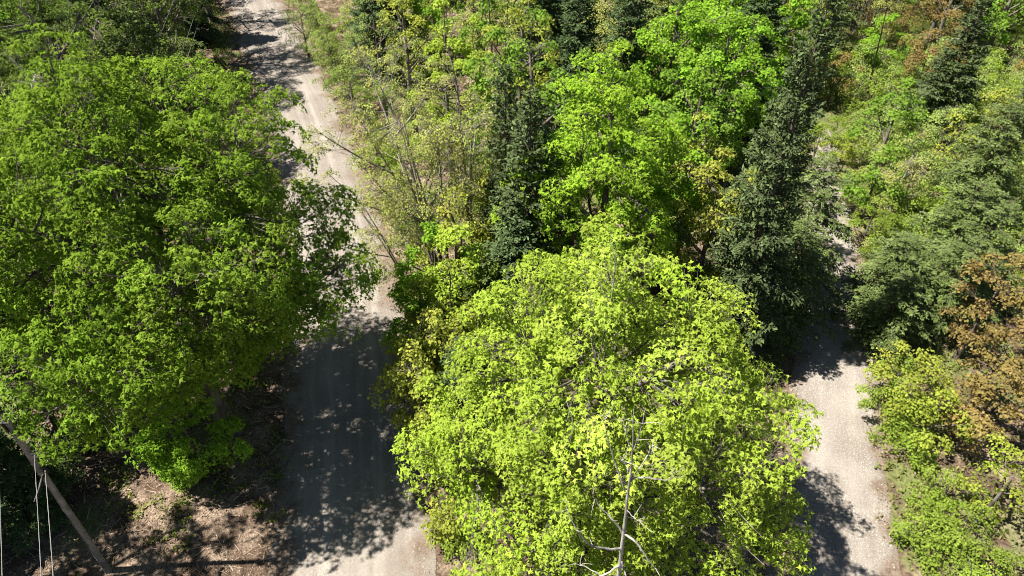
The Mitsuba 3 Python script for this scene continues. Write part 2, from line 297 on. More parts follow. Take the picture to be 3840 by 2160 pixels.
    size = s['ln'] * 1.15 * rng.uniform(.65, 1.3, N)
    return trunk, leaves(o, ax, nn, size, 'needle' if sp != 'fir' else 'needle', col)

# ------------------------------------------------------------------ placing
def number(name):
    if name not in labels and not any(k.startswith(name + '__') for k in scene): return name
    i = 1
    while f'{name}_{i:03d}' in labels: i += 1
    return f'{name}_{i:03d}'
def tag(key, label, cat, group=None, kind=None):
    labels[key] = {k: v for k, v in (('label', label), ('category', cat), ('group', group), ('kind', kind)) if v}
    return key
def crown_ply(c, mat, **more): return mikit.ply((c[0], c[1]), mat, smooth=False, color=c[2], **more)
def plant(name, label, cat, x, y, made, barkmat, leafmat, group=None, trunk_part='trunk', crown_part='crown'):
    key = tag(number(name), label, cat, group); tr, cr = made
    M = T().translate([x, y, float(ground_z(x, y))])
    scene[f'{key}__{trunk_part}'] = mikit.ply(tr, barkmat, smooth=True, to_world=M)
    scene[f'{key}__{crown_part}'] = crown_ply(cr, leafmat, to_world=M)
    return key
PROTO = {}
def proto(name, made, barkmat, leafmat):
    for part, d in (('trunk', mikit.ply(made[0], barkmat, smooth=True)), ('crown', crown_ply(made[1], leafmat))):
        scene[f'{name}_{part}_source'] = {'type': 'shapegroup', part: d}
    PROTO[name] = True
def copy_of(pname, name, label, cat, x, y, s, sz, rot, group=None, tilt=0.0):
    key = tag(number(name), label, cat, group)
    M = T().translate([x, y, float(ground_z(x, y))]).rotate([0, 0, 1], rot).rotate([1, 0, 0], tilt).scale([s, s, sz])
    for part in ('trunk', 'crown'):
        scene[f'{key}__{part}'] = {'type': 'instance', 'to_world': M, 'group': {'type': 'ref', 'id': f'{pname}_{part}_source'}}
    return key

# kinds of conifer, each grown two or three times and then placed turned and scaled (all are 10 m high and 2.5 m in radius)
for nm, sp, seed, kw in [('fir_a', 'fir', 11, dict(R=2.2, irregular=.12, step=.30)), ('fir_b', 'fir', 12, dict(R=2.2, irregular=.16, step=.32)),
                         ('spruce_a', 'spruce', 21, dict(R=2.6, irregular=.18, step=.34)), ('spruce_b', 'spruce', 22, dict(R=2.6, irregular=.22, step=.36)),
                         ('hemlock_a', 'hemlock', 31, dict(R=3.0, irregular=.38, step=.62)), ('hemlock_b', 'hemlock', 32, dict(R=3.0, irregular=.42, step=.62)),
                         ('hemlock_c', 'hemlock', 33, dict(R=3.0, irregular=.36, step=.62))]:
    proto(nm, conifer(sp, 10., seed=seed, **kw), 'bark_dark', 'needle_mat')
PR = {'fir': 2.2, 'spruce': 2.6, 'hemlock': 3.0}

# kinds of leafy tree for the forest behind, each 10 m high
for nm, sp, kw in [('fine_a', 'fine_green', dict(R=2.7, n_spray=420, cb=.15, holes=.4)), ('fine_b', 'fine_green', dict(R=2.5, n_spray=400, cb=.2, holes=.45, stems=2)),
                   ('green_a', 'green_maple', dict(R=2.7, n_spray=420, cb=.15, holes=.4)), ('green_b', 'fresh_maple', dict(R=2.5, n_spray=400, cb=.2, holes=.4)),
                   ('olive_a', 'olive_maple', dict(R=2.7, n_spray=420, cb=.2, holes=.45, stems=3)), ('pale_a', 'pale_sapling', dict(R=2.4, n_spray=420, cb=.06, holes=.4, stems=3)),
                   ('bronze_a', 'bronze_maple', dict(R=2.5, n_spray=360, cb=.2, holes=.45)), ('yellow_a', 'yellow_maple', dict(R=2.6, n_spray=330, cb=.12, holes=.4))]:
    proto(nm, broadleaf(sp, 10., seed=500 + len(PROTO), twigs=False, **kw), 'bark_grey', 'leaf_mat')
for nm, sp, kw in [('low_a', 'bush', dict(R=1.5, n_spray=150, cb=.03)), ('low_b', 'pale_sapling', dict(R=1.5, n_spray=170, cb=.03)), ('low_c', 'fine_green', dict(R=1.6, n_spray=150, cb=.03))]:
    proto(nm, broadleaf(sp, 2.5, seed=600 + len(PROTO), twigs=False, **kw), 'bark_dark', 'leaf_mat')

CONIFERS = [
    ('fir', -0.28, 26.17, 13, 1.8, 10, 'slim dark fir spire left of a second spire, among the olive maples'),
    ('fir', 0.7, 24.17, 13, 2.4, 31, 'dark green pointed fir spire left of the lime maple behind the biggest one'),
    ('spruce', 0.19, 22.96, 8, 2.3, 52, 'dark spruce between the fir spires and the front lime maple'),
    ('hemlock', -1.2, 22.25, 6.5, 2.2, 73, 'low hemlock tree with greyish tips beside the roadside saplings'),
    ('spruce', -1.71, 16.89, 7, 1.8, 95, 'small grey-green spruce at the edge of the front lime maple, beside the road'),
    ('spruce', 6.78, 40.66, 12, 2.6, 116, 'tall dark spruce at the top edge behind the lime maple'),
    ('spruce', 4.19, 42.52, 11, 2.3, 137, 'dark spruce at the top edge, left of the taller dark spruce'),
    ('fir', 10.2, 22.6, 18, 2.0, 158, 'tallest dark fir at the top edge beside the narrow track'),
    ('hemlock', 13.3, 30.33, 10, 2.3, 179, 'hemlock tree directly below the tallest dark fir'),
    ('hemlock', 12.38, 29.08, 8.5, 2.2, 200, 'grey-green hemlock tree beside yellow saplings behind the front lime maple'),
    ('hemlock', 14.47, 27.38, 8, 2.8, 221, 'broad dark hemlock whose branches hang over the narrow track'),
    ('hemlock', 12.96, 24.51, 6.5, 2.5, 242, 'lower hemlock tree right behind the front lime maple, left of the track'),
    ('hemlock', 11.63, 24.31, 6, 2.1, 263, 'small shaded hemlock tree between the front lime maple and the track'),
    ('fir', 29.81, 44.25, 10, 2.4, 284, 'grey-green fir in the upper right corner'),
    ('hemlock', 27.05, 34.04, 7.5, 2.8, 326, 'large dark hemlock tree at the right edge above the bronze maples'),
    ('hemlock', 22.41, 27.74, 6.5, 2.8, 347, 'wide hemlock tree right of the narrow track with light grey sprays'),
    ('hemlock', 18.09, 24.98, 5.5, 2.4, 8, 'hemlock tree leaning over the right side of the shaded narrow track'),
    ('hemlock', 17.76, 23.36, 4.5, 2.1, 29, 'lowest hemlock tree right of the track, above the yellow-green shrubs'),
    ('hemlock', -18.2, 17.0, 9.5, 2.8, 50, 'dark hemlock tree in shade behind the wooden utility pole'),
    ('hemlock', -21.8, 12.3, 8.0, 2.4, 71, 'shaded hemlock at the left edge level with the top of the utility pole'),
    ('spruce', -18.3, 14.0, 6, 1.8, 92, 'blue-green spruce at the left edge beside the utility pole'),
    ('spruce', -29, 62, 12.7, 2.9, 113, 'dark spruce beside the far end of the wide road'),
    ('spruce', -29.5, 48.5, 12.5, 2.9, 134, 'dark spruce under the overhead lines at the top edge'),
    ('hemlock', -21.8, 39.25, 12, 2.8, 155, 'dark green hemlock among pale trees in the upper left'),
    ('hemlock', 27.42, 57.6, 7, 2.4, 176, 'hemlock at the top edge just right of the tallest dark fir'),
    ('hemlock', 22.99, 26.39, 6.5, 2.5, 61, 'dark hemlock at the right edge just above the orange-bronze maple'),
    ('hemlock', 21.18, 24.68, 5.5, 2.2, 83, 'hemlock with pale sprays left of the orange-bronze maple'),
]
BROADLEAVES = [
    ('dark_maple', -12.1, 18.3, 17.4, 6.0, 4400, 'huge dark green maple crown left of the wide road', dict(kind='maple', cb=0.25, holes=0.2, round_=0.7, wide=0.36, lean=(-1.0, 0.9))),
    ('dark_maple', -20.5, 21.5, 14, 4.4, 800, 'dark green maple cut off by the left edge', dict(cb=0.2, holes=0.4)),
    ('fresh_maple', -12.48, 16.03, 4.6, 1.9, 260, 'small bright maple under the lower edge of the huge dark maple', dict(kind='maple', cb=0.15, holes=0.3)),
    ('lime_maple', 2.6, 13.7, 14.3, 5.9, 3100, 'biggest yellow-lime maple crown between the two tracks', dict(kind='maple', cb=0.08, holes=0.36, round_=0.6, wide=0.34)),
    ('tall_maple', 3.97, 24.92, 14.5, 3.8, 1600, 'tall bright lime maple behind the biggest lime maple', dict(kind='maple', cb=0.2, holes=0.36, wide=0.3, round_=0.8)),
    ('fresh_maple', 7.49, 27.72, 10, 2.6, 380, 'bright green maple at the right shoulder of the tall lime maple', dict(cb=0.2)),
    ('green_maple', 0.87, 29.56, 14, 3.0, 420, 'green maple left of the dark spruces near the top edge', dict(cb=0.25)),
    ('fresh_maple', 3.09, 28.6, 12.5, 2.6, 360, 'bright green maple just left of the tall lime maple top', dict(cb=0.25)),
    ('green_maple', -0.59, 30.88, 12.5, 2.4, 300, 'olive green maple behind the slim fir spire', dict(cb=0.25)),
    ('fresh_maple', 9.57, 39.95, 12, 3.4, 900, 'bright green maple at the top edge right of the dark spruces', dict(cb=0.2, holes=0.45)),
    ('fresh_maple', 12.49, 39.25, 12, 3.4, 900, 'bright green maple at the top edge left of the tallest dark fir', dict(cb=0.2, holes=0.45)),
    ('green_maple', 10.61, 35.89, 10, 3.0, 700, 'green maple with bare stems showing left of the tallest dark fir', dict(cb=0.2, holes=0.48)),
    ('lime_maple', -3.73, 37.29, 12, 2.3, 320, 'small yellow-lime maple at the top edge above the olive maples', dict(cb=0.25)),
    ('lime_maple', -2.28, 40.71, 10, 1.7, 180, 'yellowish maple between the bare stemmed olive maples near the top edge', dict(cb=0.25)),
    ('olive_maple', -3.61, 27.7, 13, 4.3, 640, 'sparse olive maple leaning over the wide road', dict(lean=(-3.0, 0.5), cb=0.22, holes=0.42, stems=3, slim=0.62)),
    ('olive_maple', -3.51, 26.96, 13.5, 3.3, 640, 'sparse olive-brown maple with many upright bare stems behind the leaning one', dict(lean=(-1.0, 0.8), cb=0.25, holes=0.5, stems=3, slim=0.62)),
    ('olive_maple', -2.21, 27.71, 14, 2.8, 500, 'sparse olive maple with dark upright stems left of the fir spires', dict(cb=0.3, holes=0.5, stems=2, slim=0.62)),
    ('olive_maple', -5.15, 26.69, 8.0, 2.8, 260, 'low sparse olive maple branch spread hanging over the wide road', dict(lean=(-3.2, 0), cb=0.15, holes=0.5, stems=2, slim=0.62)),
    ('yellow_maple', -0.84, 26.53, 8.5, 1.9, 300, 'yellow-brown young maple in front of the fir spires', dict(cb=0.2)),
    ('fresh_maple', -3.52, 24.37, 6.6, 2.0, 300, 'bright green low maple at the foot of the leaning olive maple', dict(cb=0.1)),
    ('fresh_maple', -4.28, 22.29, 5.4, 1.7, 220, 'bright green bush-like maple beside the sunny road bend', dict(cb=0.1)),
    ('yellow_maple', -3.16, 18.76, 6.8, 1.9, 300, 'yellow-olive sapling at the road edge, uppermost of the roadside saplings', dict(cb=0.12)),
    ('yellow_maple', -3.58, 17.09, 6.6, 1.7, 280, 'yellow-olive sapling hanging over the road shadow, left of the small spruce', dict(cb=0.12)),
    ('lime_maple', -2.79, 15.76, 6.2, 1.5, 240, 'lime green sapling between the road shadow and the small spruce', dict(cb=0.12)),
    ('pale_sapling', -17.79, 58.47, 5.5, 2.0, 300, 'pale green slender sapling where the far road leaves the picture', dict(cb=0.1, holes=0.5)),
    ('pale_sapling', -14.65, 53.93, 5, 2.0, 300, 'pale green feathery sapling right of the far road', dict(cb=0.1, holes=0.5)),
    ('pale_sapling', -11.96, 48.25, 4.6, 2.0, 260, 'pale green feathery sapling right of the road shadow tip', dict(cb=0.1, holes=0.5)),
    ('pale_sapling', -8.88, 44.25, 10, 2.2, 280, 'pale feathery sapling behind the olive maples at the top edge', dict(cb=0.1, holes=0.5)),
    ('pale_sapling', -6.89, 44.25, 10, 2.0, 240, 'pale grey-green sapling left of the small yellow-lime maple at the top edge', dict(cb=0.1, holes=0.5)),
    ('fine_green', -25.28, 37.27, 13, 3.3, 480, 'fine-leaved green tree in the upper left corner', dict(cb=0.2, holes=0.45)),
    ('fine_green', -23.13, 37.94, 13, 3.3, 480, 'fine-leaved green tree second from the upper left corner', dict(cb=0.2, holes=0.45)),
    ('fine_green', -23.83, 40.06, 10, 2.6, 320, 'lower olive green tree above the dark maples in the upper left', dict(cb=0.2, holes=0.45)),
    ('fine_green', -20.36, 39.72, 11, 2.8, 360, 'shaded fine-leaved tree left of the overhead lines near the top edge', dict(cb=0.2, holes=0.45)),
    ('fine_green', -20.7, 42.3, 8, 2.2, 240, 'low shaded tree beneath the overhead lines', dict(cb=0.2, holes=0.45)),
    ('birch', -23.18, 30.77, 12, 2.0, 320, 'white stemmed birch at the left edge', dict(cb=0.35, holes=0.5)),
    ('yellow_maple', 8.83, 24.91, 10, 2.1, 330, 'yellow-olive sapling behind the front lime maple, left of the hemlocks', dict(cb=0.15)),
    ('yellow_maple', 9.99, 24.7, 9, 1.7, 230, 'yellow-brown sapling among the hemlocks left of the track', dict(cb=0.15)),
    ('yellow_maple', 8.53, 28.1, 10, 2.0, 280, 'yellow-olive maple between the tall lime maple and the hemlocks', dict(cb=0.15)),
    ('green_maple', 7.72, 28.45, 6.5, 1.9, 230, 'green sapling in shade below the tall lime maple', dict(cb=0.1)),
    ('bronze_maple', 21.26, 22.52, 6.5, 1.66, 230, 'orange-bronze maple at the right edge, uppermost of the bronze ones', dict(cb=0.15, holes=0.42)),
    ('bronze_maple', 19.93, 19.18, 6, 1.66, 230, 'red-bronze maple at the right edge in the middle of the bronze ones', dict(cb=0.15, holes=0.45)),
    ('bronze_maple', 18.71, 17.21, 5.0, 1.29, 170, 'brown-bronze maple above the fresh green shrubs', dict(cb=0.15, holes=0.45)),
    ('verge_maple', 17.54, 13.7, 4.5, 1.29, 105, 'olive green sapling at the right edge beside the fresh green shrubs', dict(cb=0.15, holes=0.42)),
    ('verge_maple', 16.74, 18.81, 4.4, 1.9, 230, 'yellow-green sapling right of the round track shadow', dict(cb=0.1)),
    ('bush', 16.41, 19.54, 3.4, 1.6, 240, 'yellowish green shrub touching the right side of the round track shadow', dict(cb=0.05)),
    ('bush', 15.88, 18.2, 2.6, 1.3, 170, 'green shrub on the right verge of the sunny track, above its neighbour', dict(cb=0.05)),
    ('verge_maple', 16.99, 17.35, 3.6, 1.6, 200, 'yellow-olive shrub-sized maple left of the bronze maples', dict(cb=0.08)),
    ('bush', 16.31, 17.01, 1.8, 1.2, 150, 'green shrub at the lower end of the yellow-green row on the right verge', dict(cb=0.05)),
    ('bush', 16.66, 14.66, 2.0, 1.4, 190, 'fresh green shrub, uppermost of the lower right thicket', dict(cb=0.05)),
    ('bush', 15.24, 13.18, 1.6, 1.1, 130, 'fresh green shrub nearest the track in the lower right thicket', dict(cb=0.05)),
    ('bush', 16.31, 12.98, 2.2, 1.4, 190, 'fresh green shrub in the middle of the lower right thicket', dict(cb=0.05)),
    ('bush', 15.43, 11.57, 1.8, 1.2, 150, 'fresh green shrub at the bottom edge of the lower right thicket', dict(cb=0.05)),
    ('bush', 16.41, 11.36, 2.2, 1.4, 180, 'fresh green shrub in the lower right corner', dict(cb=0.05)),
    ('bush', 19.92, 31.15, 3.6, 1.5, 180, 'bright green shrub beside the dark shade on the narrow track', dict(cb=0.05)),
    ('bush', 21.11, 31.67, 3.0, 1.3, 150, 'bright green shrub between the narrow track and the wide hemlock', dict(cb=0.05)),
    ('pale_sapling', 26.23, 50.23, 3.5, 1.8, 190, 'pale green sapling at the far end of the narrow track', dict(cb=0.1, holes=0.45)),
    ('green_maple', 23.56, 38.71, 7, 2.2, 230, 'thin green maple in the overgrown clearing', dict(cb=0.15, holes=0.45)),
    ('bronze_maple', 31.78, 50.25, 7, 2.6, 320, 'brownish thin maple with grey stems in the upper right', dict(cb=0.25, holes=0.5, stems=3, slim=0.62)),
    ('bronze_maple', 33.15, 58.88, 6, 2.4, 300, 'brownish thin maple at the top edge right of the dead stem', dict(cb=0.25, holes=0.5, stems=2, slim=0.62)),
    ('bronze_maple', 24.5, 49.24, 4.5, 1.7, 170, 'rusty brown low maple behind the tallest dark fir', dict(cb=0.1)),
    ('olive_maple', 22.63, 33.77, 6.0, 2.1, 240, 'olive thin maple in the middle of the overgrown clearing', dict(cb=0.15, holes=0.45, per=11)),
    ('green_maple', 21.28, 34.17, 4.8, 1.8, 200, 'light green sapling in the clearing close to the narrow track', dict(cb=0.1, holes=0.42)),
    ('pale_sapling', 26.03, 37.13, 6, 1.9, 220, 'pale green sapling between the clearing and the corner fir', dict(cb=0.1, holes=0.42)),
    ('yellow_maple', 27.62, 36.25, 7.5, 2.0, 210, 'yellow-olive maple at the right edge between dark conifers', dict(cb=0.15)),
    ('olive_maple', 20.0, 34.69, 3.2, 1.2, 130, 'olive sapling beside the sunny patch of the far narrow track', dict(cb=0.1, holes=0.42)),
    ('fresh_maple', 29.55, 53.8, 5.5, 1.9, 190, 'bright green small tree behind the dead stem near the top edge', dict(cb=0.15, holes=0.45)),
    ('dark_maple', -20.4, 10.7, 17, 3.3, 700, 'dark green maple beyond the left edge beside the clearing', dict(cb=0.25)),
    ('green_maple', -20.5, 7.5, 11.5, 3.0, 360, 'green maple beyond the lower left edge beside the clearing', dict(cb=0.3)),
    ('fine_green', -27.0, 56.6, 15.5, 4.2, 1900, 'fine-leaved tree left of the far road that throws the farther pointed shadow', dict(cb=0.25, holes=0.2)),
    ('fine_green', -25.4, 50.0, 14.0, 3.5, 1500, 'fine-leaved tree left of the far road that throws the nearer pointed shadow', dict(cb=0.25, holes=0.2)),
    ('bush', -1.81, 12.69, 1.5, 0.9, 110, 'green shrub under the lower left edge of the biggest lime maple', dict(cb=0.05)),
    ('bush', -0.99, 11.32, 1.6, 1.0, 120, 'green shrub at the bottom edge left of the dead tree', dict(cb=0.05)),
    ('verge_maple', -2.36, 13.17, 2.4, 1.0, 120, 'young yellow-green sapling between the wide road and the biggest lime maple', dict(cb=0.1)),
    ('verge_maple', -2.59, 21.36, 7.0, 1.9, 280, 'yellow-green sapling in front of the dark spruce, above the roadside saplings', dict(cb=0.1)),
    ('lime_maple', -2.2, 22.41, 8.0, 1.8, 280, 'lime green sapling left of the dark spruce under the fir spires', dict(cb=0.1)),
    ('verge_maple', -1.57, 18.54, 7.2, 1.8, 260, 'yellow-green sapling touching the upper left edge of the biggest lime maple', dict(cb=0.1)),
    ('yellow_maple', -2.51, 24.74, 8.0, 1.8, 260, 'yellow-olive young maple at the foot of the upright olive maples', dict(cb=0.12)),
    ('fine_green', -29.0, 67.0, 13.5, 3.6, 900, 'fine-leaved tree left of the far road whose shade dapples the road at the top edge', dict(cb=0.2, holes=0.4)),
    ('bush', 19.99, 39.84, 3.6, 1.5, 170, 'green shrub crowding the left edge of the far narrow track', dict(cb=0.05)),
    ('bush', 22.35, 42.66, 2.6, 1.4, 160, 'green shrub at the very end of the visible narrow track', dict(cb=0.05)),
    ('verge_maple', 21.59, 39.4, 3.0, 1.3, 140, 'yellow-green sapling right of the end of the narrow track', dict(cb=0.08)),
]

for row in CONIFERS:
    sp, x, y, H, R, rot, label = row[:7]
    kinds = [k for k in PROTO if k.startswith(sp)]
    copy_of(kinds[int(rot) % len(kinds)], {'fir': 'balsam_fir', 'spruce': 'spruce_tree', 'hemlock': 'hemlock_tree'}[sp], label, sp + ' tree', x, y, R / PR[sp], H / 10., rot, tilt=row[7] if len(row) > 7 else 0.)
NAMES = {'bush': ('green_shrub', 'shrub'), 'pale_sapling': ('pale_sapling', 'sapling'), 'birch': ('birch_tree', 'birch tree')}
for n_, row in enumerate(BROADLEAVES):
    sp, x, y, H, R, ns, label, kw = row
    name, cat = NAMES.get(sp, ('maple_tree' if 'maple' in sp else 'leafy_tree', 'maple tree' if 'maple' in sp else 'tree'))
    if sp.endswith('maple') and H < 5.2: name, cat = 'maple_sapling', 'sapling'
    plant(name, label, cat, x, y, broadleaf(sp, H, R, 100 + n_ * 7, ns, **kw), SPECIES[sp]['bark'], 'leaf_mat',
          trunk_part='stems' if cat == 'shrub' else 'trunk', crown_part='foliage' if cat == 'shrub' else 'crown')

# ------------------------------------------------------------------ the forest behind and the undergrowth
TAKEN = [(r[1], r[2], r[4]) for r in CONIFERS] + [(r[1], r[2], r[4]) for r in BROADLEAVES]
def free(x, y, rad, own, tight):
    p = np.array([[x, y]])
    if dist_to(MAIN_D, p[:, 0], p[:, 1])[0] < HALF_MAIN + rad * own or dist_to(SIDE_D, p[:, 0], p[:, 1])[0] < HALF_SIDE + rad * own: return False
    return all((x - a) ** 2 + (y - b) ** 2 > (tight * (rad + c)) ** 2 for a, b, c in TAKEN)
def rank(y): return 'nearest rank' if y < 52 else 'second rank' if y < 66 else 'farthest rank'
def spot(x, y):
    d = dist_to(SIDE_D, np.array([x]), np.array([y]))[0] - HALF_SIDE
    near = 'close to the narrow track' if d < 3 else 'in the middle of the overgrown clearing' if d < 11 else 'on the right of the overgrown clearing'
    return near + (', at its near end' if y < 36 else ', halfway along' if y < 48 else ', at its far end')
def shade(x, y): return ('beside the wide road' if x < -3 else 'in the middle of the wood' if x < 8 else 'toward the narrow track') + (', near' if y < 30 else ', farther back' if y < 48 else ', far back')
def grow(n, region, kinds, hs, tries, seed, own=.8, tight=.55):
    rng = np.random.default_rng(seed); done = 0
    for _ in range(tries):
        if done >= n: break
        x, y = rng.uniform(region[0], region[1]), rng.uniform(region[2], region[3])
        pn, name, what, where, cat, base, rbase = kinds[rng.integers(len(kinds))]
        H = rng.uniform(*hs); sc = H / base; R = rbase * sc
        if abs(x) > .76 * (.755 * y + 15.7) + R + .5 or (H < 4.5 and y > 76): continue          # nothing where it could not be seen
        if not free(x, y, R, own, tight): continue
        TAKEN.append((x, y, R)); done += 1
        label = f'{what} {where(x, y)}'
        copy_of(pn, name, label, cat, x, y, sc * rng.uniform(.9, 1.15), sc, rng.uniform(0, 360), label.replace(' tree ', ' trees ').replace('shrub ', 'shrubs '))
def kind(pn, name, what, where, cat, base=10., rbase=2.6): return (pn, name, what, where, cat, base, rbase)
W = lambda x, y: f'in the {rank(y)} of the wood left of the far road'
LEFT = [kind('fine_a', 'leafy_tree', 'fine-leaved tree', W, 'tree'), kind('fine_b', 'leafy_tree', 'fine-leaved tree', W, 'tree'), kind('green_a', 'maple_tree', 'green maple tree', W, 'maple tree'), kind('spruce_a', 'spruce_tree', 'dark spruce tree', W, 'spruce tree'), kind('hemlock_b', 'hemlock_tree', 'dark hemlock tree', W, 'hemlock tree')]
W = lambda x, y: f'in the {rank(y)} of the middle wood, ' + ('by the wide road' if x < -8 else 'at its centre' if x < 10 else 'by the narrow track')
MID = [kind('olive_a', 'maple_tree', 'sparse olive maple tree', W, 'maple tree'), kind('green_a', 'maple_tree', 'green maple tree', W, 'maple tree'), kind('green_b', 'maple_tree', 'bright green maple tree', W, 'maple tree'), kind('yellow_a', 'maple_tree', 'yellowish maple tree', W, 'maple tree'), kind('spruce_b', 'spruce_tree', 'dark spruce tree', W, 'spruce tree')]
W = lambda x, y: f'in the {rank(y)} of the wood behind the overgrown clearing'
RIGHT = [kind('bronze_a', 'maple_tree', 'bronze maple tree', W, 'maple tree'), kind('pale_a', 'leafy_tree', 'pale green tree', W, 'tree'), kind('fir_b', 'balsam_fir', 'grey-green fir tree', W, 'fir tree'), kind('olive_a', 'maple_tree', 'sparse olive maple tree', W, 'maple tree'), kind('green_a', 'maple_tree', 'green maple tree', W, 'maple tree')]
grow(60, (-66, -27, 33, 92), LEFT, (9, 13), 1500, 1)
grow(70, (-20, 27, 42, 92), MID, (9, 13), 1800, 2)
grow(100, (27, 82, 56, 104), RIGHT, (8, 12), 3000, 3)
grow(12, (33, 52, 30, 46), [RIGHT[0], RIGHT[2], RIGHT[4]], (8, 11), 400, 4)
W = lambda x, y: 'low under the trees ' + shade(x, y)
LOW = [kind('low_a', 'green_shrub', 'green shrub', W, 'shrub', 2.5, 1.5), kind('low_c', 'green_shrub', 'dull green shrub', W, 'shrub', 2.5, 1.5)]
PALE = [kind('low_a', 'green_shrub', 'green shrub', spot, 'shrub', 2.5, 1.5), kind('low_b', 'pale_shrub', 'pale green shrub', spot, 'shrub', 2.5, 1.5)]
VERGE = [kind('low_b', 'pale_shrub', 'pale green shrub', lambda x, y: 'on the right verge of the far road, ' + ('near the olive maples' if y < 46 else 'level with the pointed shadows' if y < 58 else 'where it leaves the picture'), 'shrub', 2.5, 1.5), kind('low_a', 'green_shrub', 'green shrub', lambda x, y: 'on the right verge of the far road, ' + ('near the olive maples' if y < 46 else 'level with the pointed shadows' if y < 58 else 'where it leaves the picture'), 'shrub', 2.5, 1.5)]
grow(90, (-14, 20, 17, 72), LOW, (1.5, 3.2), 2400, 5, .5)
grow(26, (-36, -23, 28, 60), LOW, (1.5, 3.0), 500, 6, 2.2)
grow(60, (21, 50, 30, 62), PALE, (2.2, 4.0), 2500, 17, .3, .45)
grow(230, (20, 52, 27, 80), PALE, (.8, 2.2), 6000, 7, .15, .38)
grow(26, (-19, -6, 36, 66), VERGE, (1.2, 3.0), 500, 8, .35)

# ------------------------------------------------------------------ the dead tree in front
def part_tube(key, pts, r0, r1, mat, k=16, sides=8, rough=0., seed=0):
    p = spline(pts, k); 
    if rough: p[1:-1] += np.random.default_rng(seed).normal(0, rough, (k - 2, 3))
    scene[key] = mikit.ply(tubes(p[None], np.linspace(r0, r1, k)[None], sides), mat, smooth=True)
snag = tag('dead_tree', 'bare grey dead tree with broken branches in front of the big lime maple', 'dead tree')
Y0 = 7.3
part_tube(snag + '__trunk', [(2.75, 7.35, -.3), (2.6, 7.3, 4), (2.42, 7.3, 8), (2.39, Y0, 9.11), (2.32, Y0, 10.42), (2.28, Y0, 11.37), (2.23, Y0, 12.32), (2.18, Y0, 13.43), (2.11, Y0, 14.2), (2.04, Y0, 14.96)], .12, .007, 'bark_dead', 40, 10, .006, 1)
SN = [([(2.33, 0, 10.34), (1.87, -.2, 10.71), (1.56, -.3, 11.06), (1.32, -.3, 11.52), (1.1, -.2, 12.03), (1.06, -.1, 12.32)], .055),
      ([(2.29, 0, 10.91), (2.06, .1, 11.3), (1.75, .2, 11.67), (1.59, .3, 12.18)], .045), ([(2.16, 0, 12.5), (1.96, .1, 13.11), (1.75, .2, 13.79), (1.58, .2, 14.53)], .032),
      ([(2.21, 0, 12.9), (2.44, .1, 13.37), (2.55, .2, 13.67), (2.56, .2, 13.95)], .026), ([(2.20, 0, 12.82), (2.59, -.1, 13.08), (2.83, -.2, 13.18), (2.92, -.2, 13.55)], .036),
      ([(2.31, 0, 10.95), (2.6, -.2, 10.83), (2.81, -.3, 10.5), (3.06, -.4, 10.17)], .05), ([(2.37, 0, 9.65), (1.93, -.2, 9.51), (1.42, -.3, 9.33), (.67, -.4, 9.19)], .05),
      ([(2.36, 0, 9.9), (2.5, -.3, 9.5), (2.62, -.5, 9.0), (2.70, -.6, 8.7)], .045), ([(2.15, 0, 13.7), (2.24, .1, 14.14), (2.28, .1, 14.5)], .02), ([(2.12, 0, 13.9), (2.01, 0, 14.2), (1.92, .1, 14.52)], .018),
      ([(2.14, 0, 13.4), (1.98, -.1, 13.62), (1.9, -.2, 13.95)], .018), ([(2.25, 0, 11.9), (2.45, -.2, 11.82), (2.55, -.3, 11.98)], .02), ([(2.40, 0, 8.3), (2.0, .3, 8.6), (1.5, .5, 8.7)], .05),
      ([(2.42, 0, 7.9), (2.9, -.3, 8.1), (3.5, -.5, 8.0)], .05), ([(2.45, 0, 7.2), (2.1, -.5, 7.2), (1.7, -.9, 7.0)], .05)]
for i_, (pts, r) in enumerate(SN):
    part_tube(f'{snag}__branch' + (f'_{i_:03d}' if i_ else ''), [(a, Y0 + b, c) for a, b, c in pts], r * .58, .005, 'bark_dead', 14, 6, .008, i_ + 40)
tw = []
rng = np.random.default_rng(77)
for pts, r in SN:
    p = spline([(a, Y0 + b, c) for a, b, c in pts], 14)
    for q in range(4):
        a = p[rng.integers(5, 14)]; d = norm(rng.normal(0, 1, 3) + [0, 0, .9]) * rng.uniform(.15, .45)
        tw.append(bez(a[None], (a + d * .5 + rng.normal(0, .04, 3))[None], (a + d)[None], 5)[0])
scene[snag + '__twigs'] = mikit.ply(tubes(np.array(tw), np.broadcast_to(np.linspace(.009, .004, 5), (len(tw), 5)), 4), 'bark_dead', smooth=True); labels[snag + '__twigs'] = {'kind': 'stuff'}

# ------------------------------------------------------------------ utility pole and lines
pole = tag('utility_pole', 'weathered grey wooden utility pole standing in the brown clearing', 'utility pole')
PB, PT = np.array([-14.6, 11.9, -.4]), np.array([-14.12, 11.98, 9.05])
def on_pole(z): return PB + (PT - PB) * (z - PB[2]) / (PT[2] - PB[2])
pr = np.linspace(0, 1, 24)[:, None]; pp = PB + (PT - PB) * pr
scene[pole + '__post'] = mikit.ply(join([tubes(pp[None], (.118 - .034 * pr[:, 0])[None], 16), tubes(np.array([PT, PT + [0, 0, .012]])[None], np.array([[.084, .001]]), 16)]), 'pole_wood', smooth=40)
def lathe(key, c, prof, mat):
    m = trimesh.creation.revolve(np.array(prof), sections=14); m.apply_translation(c); scene[key] = mikit.ply(m, mat, smooth=35)
lathe(pole + '__insulator', PT + [0, 0, .0], [(0, .0), (.03, .0), (.03, .08), (.085, .09), (.09, .13), (.055, .17), (.07, .21), (.05, .26), (0, .27)], 'rubber_mat')
